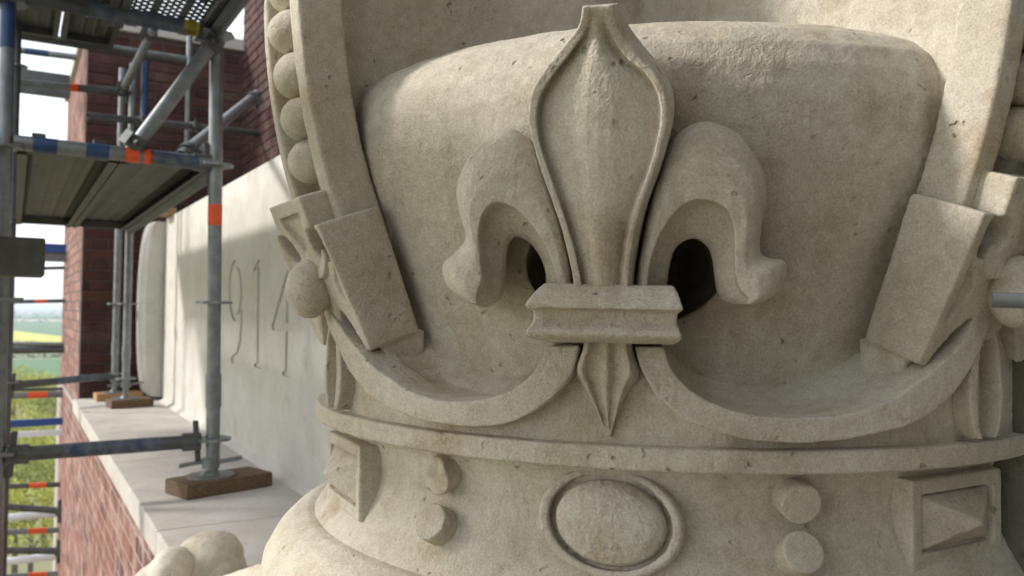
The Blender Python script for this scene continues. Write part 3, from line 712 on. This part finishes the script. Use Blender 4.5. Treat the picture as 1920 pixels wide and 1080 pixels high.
# outer standards at the left edge
standard(-.036, 3.14, -4.0, 2.6, 'tall upright pole at the left edge of the picture, blue upper length', (-.48, .02, .517, .995, 1.5, -1.0, -1.5), lean=-.004, bands=((1.05, .42, M_blue),))
standard(-.020, 5.98, -5.0, 3.0, 'grey upright pole just behind the one at left picture edge', (-.98,-.48, .02, .517, .995, 1.5), mat=M_galvd)
# ledgers from outer to inner line
tube_obj('scaffold_ledger', (-.005, 3.14, -.487), (.585, 3.105, -.480), 'thick grey horizontal tube from left edge to nearest upright above the ledge', 'scaffold tube', M_galvd, 'scaffold tubes', heads=('a', 'b'), bands=((.52, .30, M_bluegrey),))
tube_obj('scaffold_ledger', (-.0, 6.0, -.50), (.60, 6.40, -.49), 'dark horizontal tube reaching the far uprights just above the ledge', 'scaffold tube', M_galvd, 'scaffold tubes', heads=('a',), bands=((.62, .30, M_bluegrey),))
tube_obj('scaffold_ledger', (-.01, 3.14, .535), (.60, 3.10, .522), 'horizontal tube carrying the near edge of the lower deck, blue and orange marked', 'scaffold tube', M_galv, 'scaffold tubes', r=.0255, heads=('b',), bands=((.145, .07, M_blue), (.40, .07, M_blue), (.575, .045, M_orange), (.66, .03, M_orange), (.80, .16, M_bluegrey)))
tube_obj('guard_rail', (-.01, 6.0, 1.40), (.62, 5.98, 1.43), 'pale guard rail with orange band across the open sky above lower deck', 'guard rail', M_galv, 'guard rails', heads=('b',), bands=((.50, .06, M_orange), (.72, .24, M_galvd)))
tube_obj('guard_rail', (-.01, 6.9, 1.85), (.36, 6.9, 1.86), 'short blue grey rail under the top deck left of pier', 'guard rail', M_galv, 'guard rails', bands=((.3, .15, M_blue),))
tube_obj('scaffold_tube', at_y(165, 217, 5.7), at_x(486, 250, BX+.01), 'dark horizontal tie tube crossing the brick pier to back wall', 'scaffold tube', M_galvd, 'scaffold tubes', clamps=(.28, .58))
# diagonals
def vw(x, y, dep): d = ray(x, y); return d*dep
tube_obj('scaffold_brace', (.335, 3.125, .535), (.612, 3.07, .985), 'thick pale diagonal tube rising right from deck edge to near upright', 'scaffold brace', M_galv, 'diagonal braces', r=.0255, clamps=(.07, .93))
tube_obj('scaffold_brace', vw(338, 294, 2.95), vw(482, 176, 4.4), 'pale diagonal tube running behind the near upright towards the back wall', 'scaffold brace', M_galv, 'diagonal braces', r=.024, clamps=(.06, .9))
tube_obj('scaffold_brace', (.585, 5.96, 1.43), vw(290, 50, 4.3), 'short pale diagonal tube rising from guard rail to top deck', 'scaffold brace', M_galv, 'diagonal braces', r=.024, clamps=(.06, .9))
# steel deck planks ------------------------------------------------------------
def plank_mesh(name, W, L, holes=False):
    mb = MB(); t = .0016; nx = 16
    # ribbed sheet (underside relief) along Y, with side channels and end caps
    prof = []
    for i in range(nx+1):
        x = -W/2+.018+(W-.036)*i/nx; prof.append((x, -.006 if i % 4 == 2 else 0.0))
    if not holes:
        pts = [(-W/2, -.055), (-W/2, 0)]+prof+[(W/2, 0), (W/2, -.055)]
        thick = [(x, z+.003) for x, z in pts]; loop = pts+thick[::-1]
        mb.loft([[(x, y, z) for x, z in loop] for y in (0, L)])
    else:
        cx, cy = 14, int(L/.022); xs = np.linspace(-W/2+.012, W/2-.012, cx*2+2); ysv = np.linspace(.06, L-.06, cy*2+2)
        v = [(x, y, 0.) for y in ysv for x in xs]; f = []; w_ = len(xs)
        for j in range(len(ysv)-1):
            for i in range(len(xs)-1):
                if i % 2 == 1 and j % 2 == 1 and ((i//2+j//2) % 2 == 0) and i//2 % 5 != 0: continue
                f.append((j*w_+i, j*w_+i+1, (j+1)*w_+i+1, (j+1)*w_+i))
        mb.add(v, f)
        mb.box((-W/2, 0, -.055), (-W/2+.014, L, .002)); mb.box((W/2-.014, 0, -.055), (W/2, L, .002)); mb.box((-W/2, 0, -.02), (W/2, .062, .001)); mb.box((-W/2, L-.062, -.02), (W/2, L, .001))
    # inward lips and end hooks
    for s in (-1, 1): mb.box((min(s*W/2, s*(W/2-.03)), .01, -.058), (max(s*W/2, s*(W/2-.03)), L-.01, -.0552))
    if not holes:
        mb.box((-W/2+.002, 0, -.05), (W/2-.002, .035, -.008)); mb.box((-W/2+.002, L-.035, -.05), (W/2-.002, L, -.008))
    for y in (-.03, L-.01):
        for s in (-.3, .3): mb.box((s*W-.02, y, -.03), (s*W+.02, y+.04, .012))
    me = mb.mesh(name); me.materials.append(M_plank); return me
pm = plank_mesh('deck_plank', .305, 2.79); pmh = plank_mesh('deck_plank', .305, 3.0, True)
def plank(me, x, y, z, label):
    o = inst('deck_plank', me, (x, y, z)); tag(o, label, 'deck plank', 'steel scaffold deck planks'); return o
plank(pm, .150, 3.16, .560, 'ribbed steel plank of the lower deck, the one at left')
plank(pm, .460, 3.16, .560, 'ribbed steel plank of the lower deck, the one beside the wall')
tube_obj('scaffold_ledger', (-.01, 5.98, .545), (.63, 5.95, .545), 'dark cross tube under the far end of lower deck', 'scaffold tube', M_galvd, 'scaffold tubes')
tube_obj('scaffold_ledger', (.622, 3.12, .50), (.645, 5.93, .50), 'tube running along the wall side of the lower deck', 'scaffold tube', M_galvd, 'scaffold tubes')
# upper decks
for i, x in enumerate((.13, .44)):
    plank(pmh, x, .30, 1.075, 'perforated steel plank of upper deck above near upright, '+('left one' if i == 0 else 'right one by the crown'))
for i, x in enumerate((.05, .37)):
    plank(pm, x, 3.25, 1.78, 'top deck plank seen from below against the sky, '+('left one', 'right one')[i])
tube_obj('scaffold_ledger', (-.03, 3.13, 1.02), (.61, 3.09, 1.0), 'dark blue cross tube under the upper deck beside near upright', 'scaffold tube', M_galvd, 'scaffold tubes', r=.026, heads=('b',), bands=((.62, .34, M_bluegrey), (.86, .05, M_yellow)))
tube_obj('scaffold_ledger', (.605, 3.05, 1.0), (.605, .0, 1.0), 'long tube along the wall edge of the perforated upper deck', 'scaffold tube', M_galvd, 'scaffold tubes')
tube_obj('scaffold_ledger', (-.03, 6.12, 1.74), (1.0, 6.10, 1.74), 'dark cross tube beneath the far end of the top deck', 'scaffold tube', M_galvd, 'scaffold tubes', r=.03)
tube_obj('scaffold_ledger', (-.03, 4.6, 1.68), (1.0, 4.6, 1.68), 'dark cross tube beneath the middle of the top deck', 'scaffold tube', M_galvd, 'scaffold tubes', r=.03)
mb = MB(); mb.box((-.06, 6.9, 1.55), (.32, 6.96, 1.72)); tag(obj('lattice_beam', mb, M_galvd, None, bevel=.004), 'dark beam under the top deck left of the brick pier', 'beam')
# added decks out of view at left, placed to shade crown and wall
k = 0
for y in (-2.75, .05, 2.85):
    for x in ((-.28, -.60, -.92) if y > 2 else (-.28, -.60)):
        plank(pm, x, y, .56, 'added unseen steel plank shading the crown from the left')
for x in (.13, .44): plank(pmh, x, -2.73, 1.075, 'perforated plank behind the camera overhead, '+('left' if x < .3 else 'by the wall'))
for x in (-.80, -.48, -.16, .16):
    for y in (-2.75, .05): plank(pm, x, y, -1.55, 'steel plank of the scaffold deck underfoot')
mb = MB(); n_ = 40  # unseen dark sheet added behind the camera to dim the crown's right side
secs = []
for i in range(n_+1):
    x = -1.45+2.2*i/n_; y = -1.15+.03*math.sin(i*.9)+.02*math.sin(i*2.3); secs.append([(x, y, -1.6), (x, y-.012, -1.6), (x, y-.012, 2.3), (x, y, 2.3)])
mb.loft(secs); tag(obj('light_blocker', mb, plain('dark_blocker', (.10,.095,.085), .9, 0, .3, 8, .2), None, smooth=60), 'added unseen netting blocking skylight from behind the camera', 'blocker')
# grey beam end at the left edge
mb = MB(); mb.box((-.55, 2.72, .085), (.075, 2.92, .195)); tag(obj('timber_beam', mb, M_beam, None, bevel=.006), 'dark weathered beam end jutting in at left picture edge', 'beam')
# far scaffold: horizontal members left of the pier
FY = 8.7
def far_rail(y0, y1, mat, label, r=.024, bands=(), Y=FY, x1=122):
    a, b_ = at_y(12, y0, Y), at_y(x1, y1, Y); tube_obj('guard_rail', a, b_, label, 'guard rail', mat, 'far guard rails', r=r, bands=bands)
far_rail(566, 564, M_galvd, 'thin rail with orange mark level with the horizon', .018, ((.58, .10, M_orange),))
far_rail(505, 502, M_galvd, 'thin dark rail just under the blue edged board', .016)
far_rail(645, 646, M_galv, 'upper pale rail below the yellow field', .022)
far_rail(657, 656, M_galvd, 'lower dark rail below the yellow field', .03)
far_rail(731, 729, M_galvd, 'thin dark rail above the rail with large orange mark', .014)
far_rail(742, 739, M_galv, 'pale rail with large orange mark above blue board', .03, ((.52, .16, M_orange),))
far_rail(912, 908, M_galvd, 'first orange marked rail below the thick ledger', .024, ((.52, .14, M_orange),))
far_rail(998, 993, M_galv, 'second orange marked rail below the thick ledger', .026, ((.52, .15, M_orange),))
far_rail(1081, 1075, M_galv, 'orange marked rail at bottom edge of the picture', .024, ((.52, .15, M_orange),))
far_rail(971, 962, M_white, 'white rail between two orange marked rails at lower left', .034, x1=108)
far_rail(1053, 1042, M_white, 'lowest white rail at the lower left of the picture', .034, x1=112)
def tie(y0, y1, x1, label):
    a, b_ = at_y(12, y0, 8.4), at_y(x1, y1, 8.4); b_[0] = min(b_[0], EX-.01)
    o = tube_obj('wall_tie', a, b_, label, 'scaffold tube', M_galvd, 'wall tie tubes', r=.03)
    mb = MB(); mb.obox(b_, (.02,0,0), (0,.03,0), (0,0,.10)); mb.obox(b_, (.035,0,0), (0,.045,0), (0,0,.035)); obj('coupler', mb, M_galvd, o, bevel=.006)
tie(950, 957, 122, 'dark wall tie with coupler above the white rail at lower left'); tie(1032, 1031, 128, 'lowest dark wall tie with coupler against brick at lower left')
def board(x0, x1, y0, y1, Y, mat, name, label, t=.03):
    a, b_ = at_y(x0, y1, Y), at_y(x1, y0, Y); mb = MB().box((a[0], Y, a[2]), (b_[0], Y+t, b_[2])); return tag(obj(name, mb, mat, None, bevel=.003), label, 'toe board', 'boards of the far scaffold')
board(18, 122, 783, 802, FY-.1, M_blueb, 'toe_board', 'blue toe board above the thick ledger at left')
board(18, 122, 805, 822, FY-.1, M_white, 'toe_board', 'white board directly under the blue toe board')
board(22, 124, 458, 470, FY-.1, M_blueb, 'toe_board', 'blue toe board against bright sky below the lower deck')
board(80, 124, 472, 490, FY-.06, M_galv, 'toe_board', 'short grey board under the blue one against the sky')
tube_obj('scaffold_tube', np.array([-.05, FY+.1, -6]), np.array([-.05, FY+.1, 3]), 'far grey upright behind the left edge pole', 'scaffold tube', M_galvd, 'scaffold tubes')
# timber packing on top of the end stone, seen against the pier
mb = MB(); mb.box((WX-.08, 5.98, WT+.002), (WX+.02, 6.20, WT+.05)); tag(obj('timber_packing', mb, M_woodl, None, bevel=.004), 'small raw timber packing piece on top of inscribed wall', 'wood block')
# tube end poking in at the right edge
a = vw(1860, 562, .62); b_ = vw(1990, 566, .60)
tube_obj('steel_rod', a, b_, 'grey galvanised rod end poking in at right picture edge', 'metal rod', M_galv, r=.0058)

# ================================================================== TREES below
def leaf_mat(name, a, b_):
    m, t, b = new_mat(name); isl = t.nodes.new('ShaderNodeNewGeometry').outputs['Random Per Island']
    c = mix(t, isl, a, b_); t.links.new(c, b.inputs['Base Color']); b.inputs['Roughness'].default_value = .7
    return m
M_leafs = [leaf_mat('spring_leaves', (.26,.29,.03), (.45,.44,.06)), leaf_mat('fresh_green_leaves', (.16,.21,.03), (.30,.33,.06)), leaf_mat('dark_green_leaves', (.035,.065,.02), (.07,.11,.03))]
M_bark = plain('bark', (.12,.09,.06), .95, 0, .4, 3, .6)
def crown_mesh(seed, n=3600, size=.34, mat=None):
    g = np.random.default_rng(seed); cl = g.normal(size=(46, 3)); cl /= np.linalg.norm(cl, axis=1)[:, None]; cl *= g.uniform(.35, 1.0, (46, 1))**.5
    cl *= np.array([3.4, 3.4, 4.0]); rad = g.uniform(.7, 1.35, 46); mb = MB(); v = []; f = []
    for i in range(n):
        k = g.integers(46); d = g.normal(size=3); d /= np.linalg.norm(d); p = cl[k]+d*rad[k]*g.uniform(.55, 1.0)
        u = g.normal(size=3); u /= np.linalg.norm(u); w_ = np.cross(u, g.normal(size=3)); w_ /= np.linalg.norm(w_); s = size*g.uniform(.5, 1.1)
        q = len(v); v += [p-u*s*.5, p+w_*s*.28, p+u*s*.5, p-w_*s*.28]; f.append((q, q+1, q+2, q+3))
    me = bpy.data.meshes.new('crown'); me.from_pydata([tuple(x) for x in v], [], f); me.materials.append(mat); return me
def trunk_mesh(seed):
    g = np.random.default_rng(seed); mb = MB(); mb.tube((0, 0, -10), (0, 0, -3), .34, 9, r2=.22); mb.tube((0, 0, -3), (.2, .1, 1.5), .22, 8, r2=.1)
    for k in range(7):
        an = k*.9+g.uniform(-.3, .3); mb.tube((0, 0, -3.2+k*.5), (math.cos(an)*2.4, math.sin(an)*2.4, -.8+k*.5), .11, 6, r2=.03)
    me = mb.mesh('trunk'); me.materials.append(M_bark); return me
crowns = [crown_mesh(11, 3600, .40, M_leafs[0]), crown_mesh(12, 3600, .40, M_leafs[1]), crown_mesh(13, 3000, .5, M_leafs[2])]; trunk = trunk_mesh(3)
tl = [ # photo x of the crown, distance, kind, scale, label
 (70, 76, 0, .80, 'yellow green tree top lowest at the bottom left corner'), (40, 88, 1, .85, 'fresh green tree crown above the lowest white rail'), (95, 96, 0, .9, 'yellow green tree crown beside brick wall near wall ties'),
 (55, 108, 0, .95, 'bright yellow green crown just below the thick ledger'), (105, 122, 1, 1.0, 'green tree crown behind thick ledger next to the brick wall'), (30, 134, 0, 1.0, 'yellow green tree left, under the white board'),
 (85, 150, 0, 1.05, 'sunny tree crown behind the blue toe board'), (28, 178, 0, 1.0, 'yellow tree crown in front of the tan field at left'), (62, 190, 0, .8, 'small yellow tree crown at the tan field edge')]
for x, dist, kind, sc, lab in tl:
    d = ray(x, 600); d = d/math.hypot(d[0], d[1]); p = (d[0]*dist, d[1]*dist, GZ+10*sc)
    t_ = empty('tree', (p[0], p[1], GZ), lab, 'tree', 'spring trees below the monument')
    rz = rng.uniform(0, 6.28)
    inst('crown', crowns[kind], p, t_, (0, 0, rz), (sc*1.1, sc*1.1, sc)); inst('trunk', trunk, p, t_, (0, 0, rz), (sc, sc, sc))
# far hedgerow, read as one mass
v = []; f = []
g = np.random.default_rng(5)
for y, x0, x1, n, h in ((455, -60, 120, 2600, 3.2), (580, -80, 160, 2400, 3.6), (1352, -200, 400, 1500, 4), (1710, -300, 600, 1500, 6), (2620, -500, 900, 1200, 9)):
    for i in range(n):
        s = h*.16*g.uniform(.6, 1.3)*(1 if y < 1000 else 2); xx = g.uniform(x0, x1); p = np.array([xx, y+g.normal()*h*.5, GZ+g.uniform(0, 1)*h*(.7+.3*math.sin(xx*.21)+.15*math.sin(xx*.67))])
        u = g.normal(size=3); u /= np.linalg.norm(u); w_ = np.cross(u, g.normal(size=3)); w_ /= np.linalg.norm(w_)
        q = len(v); v += [tuple(p-u*s), tuple(p+w_*s*.7), tuple(p+u*s), tuple(p-w_*s*.7)]; f.append((q, q+1, q+2, q+3))
me = bpy.data.meshes.new('hedgerow'); me.from_pydata(v, [], f); me.materials.append(M_leafs[2])
o = bpy.data.objects.new('hedgerow', me); COL.objects.link(o); tag(o, 'dark lines of hedges and woods between the far fields', 'hedge', None, 'stuff')

# ================================================================== haze over the plain
m = bpy.data.materials.new('haze'); m.use_nodes = True; t = m.node_tree; t.nodes.clear()
pv = t.nodes.new('ShaderNodeVolumePrincipled'); pv.inputs['Color'].default_value = (.80,.90,1,1); pv.inputs['Density'].default_value = .0003; pv.inputs['Anisotropy'].default_value = .2
om = t.nodes.new('ShaderNodeOutputMaterial'); t.links.new(pv.outputs[0], om.inputs['Volume'])
mb = MB().box((-9500, -9500, GZ-1), (9500, 9500, 6)); tag(obj('haze', mb, m, None), 'pale haze lying over the distant plain', 'haze', None, 'stuff')
S.cycles.volume_bounces = 0
S.cycles.max_bounces = 8; S.cycles.diffuse_bounces = 3
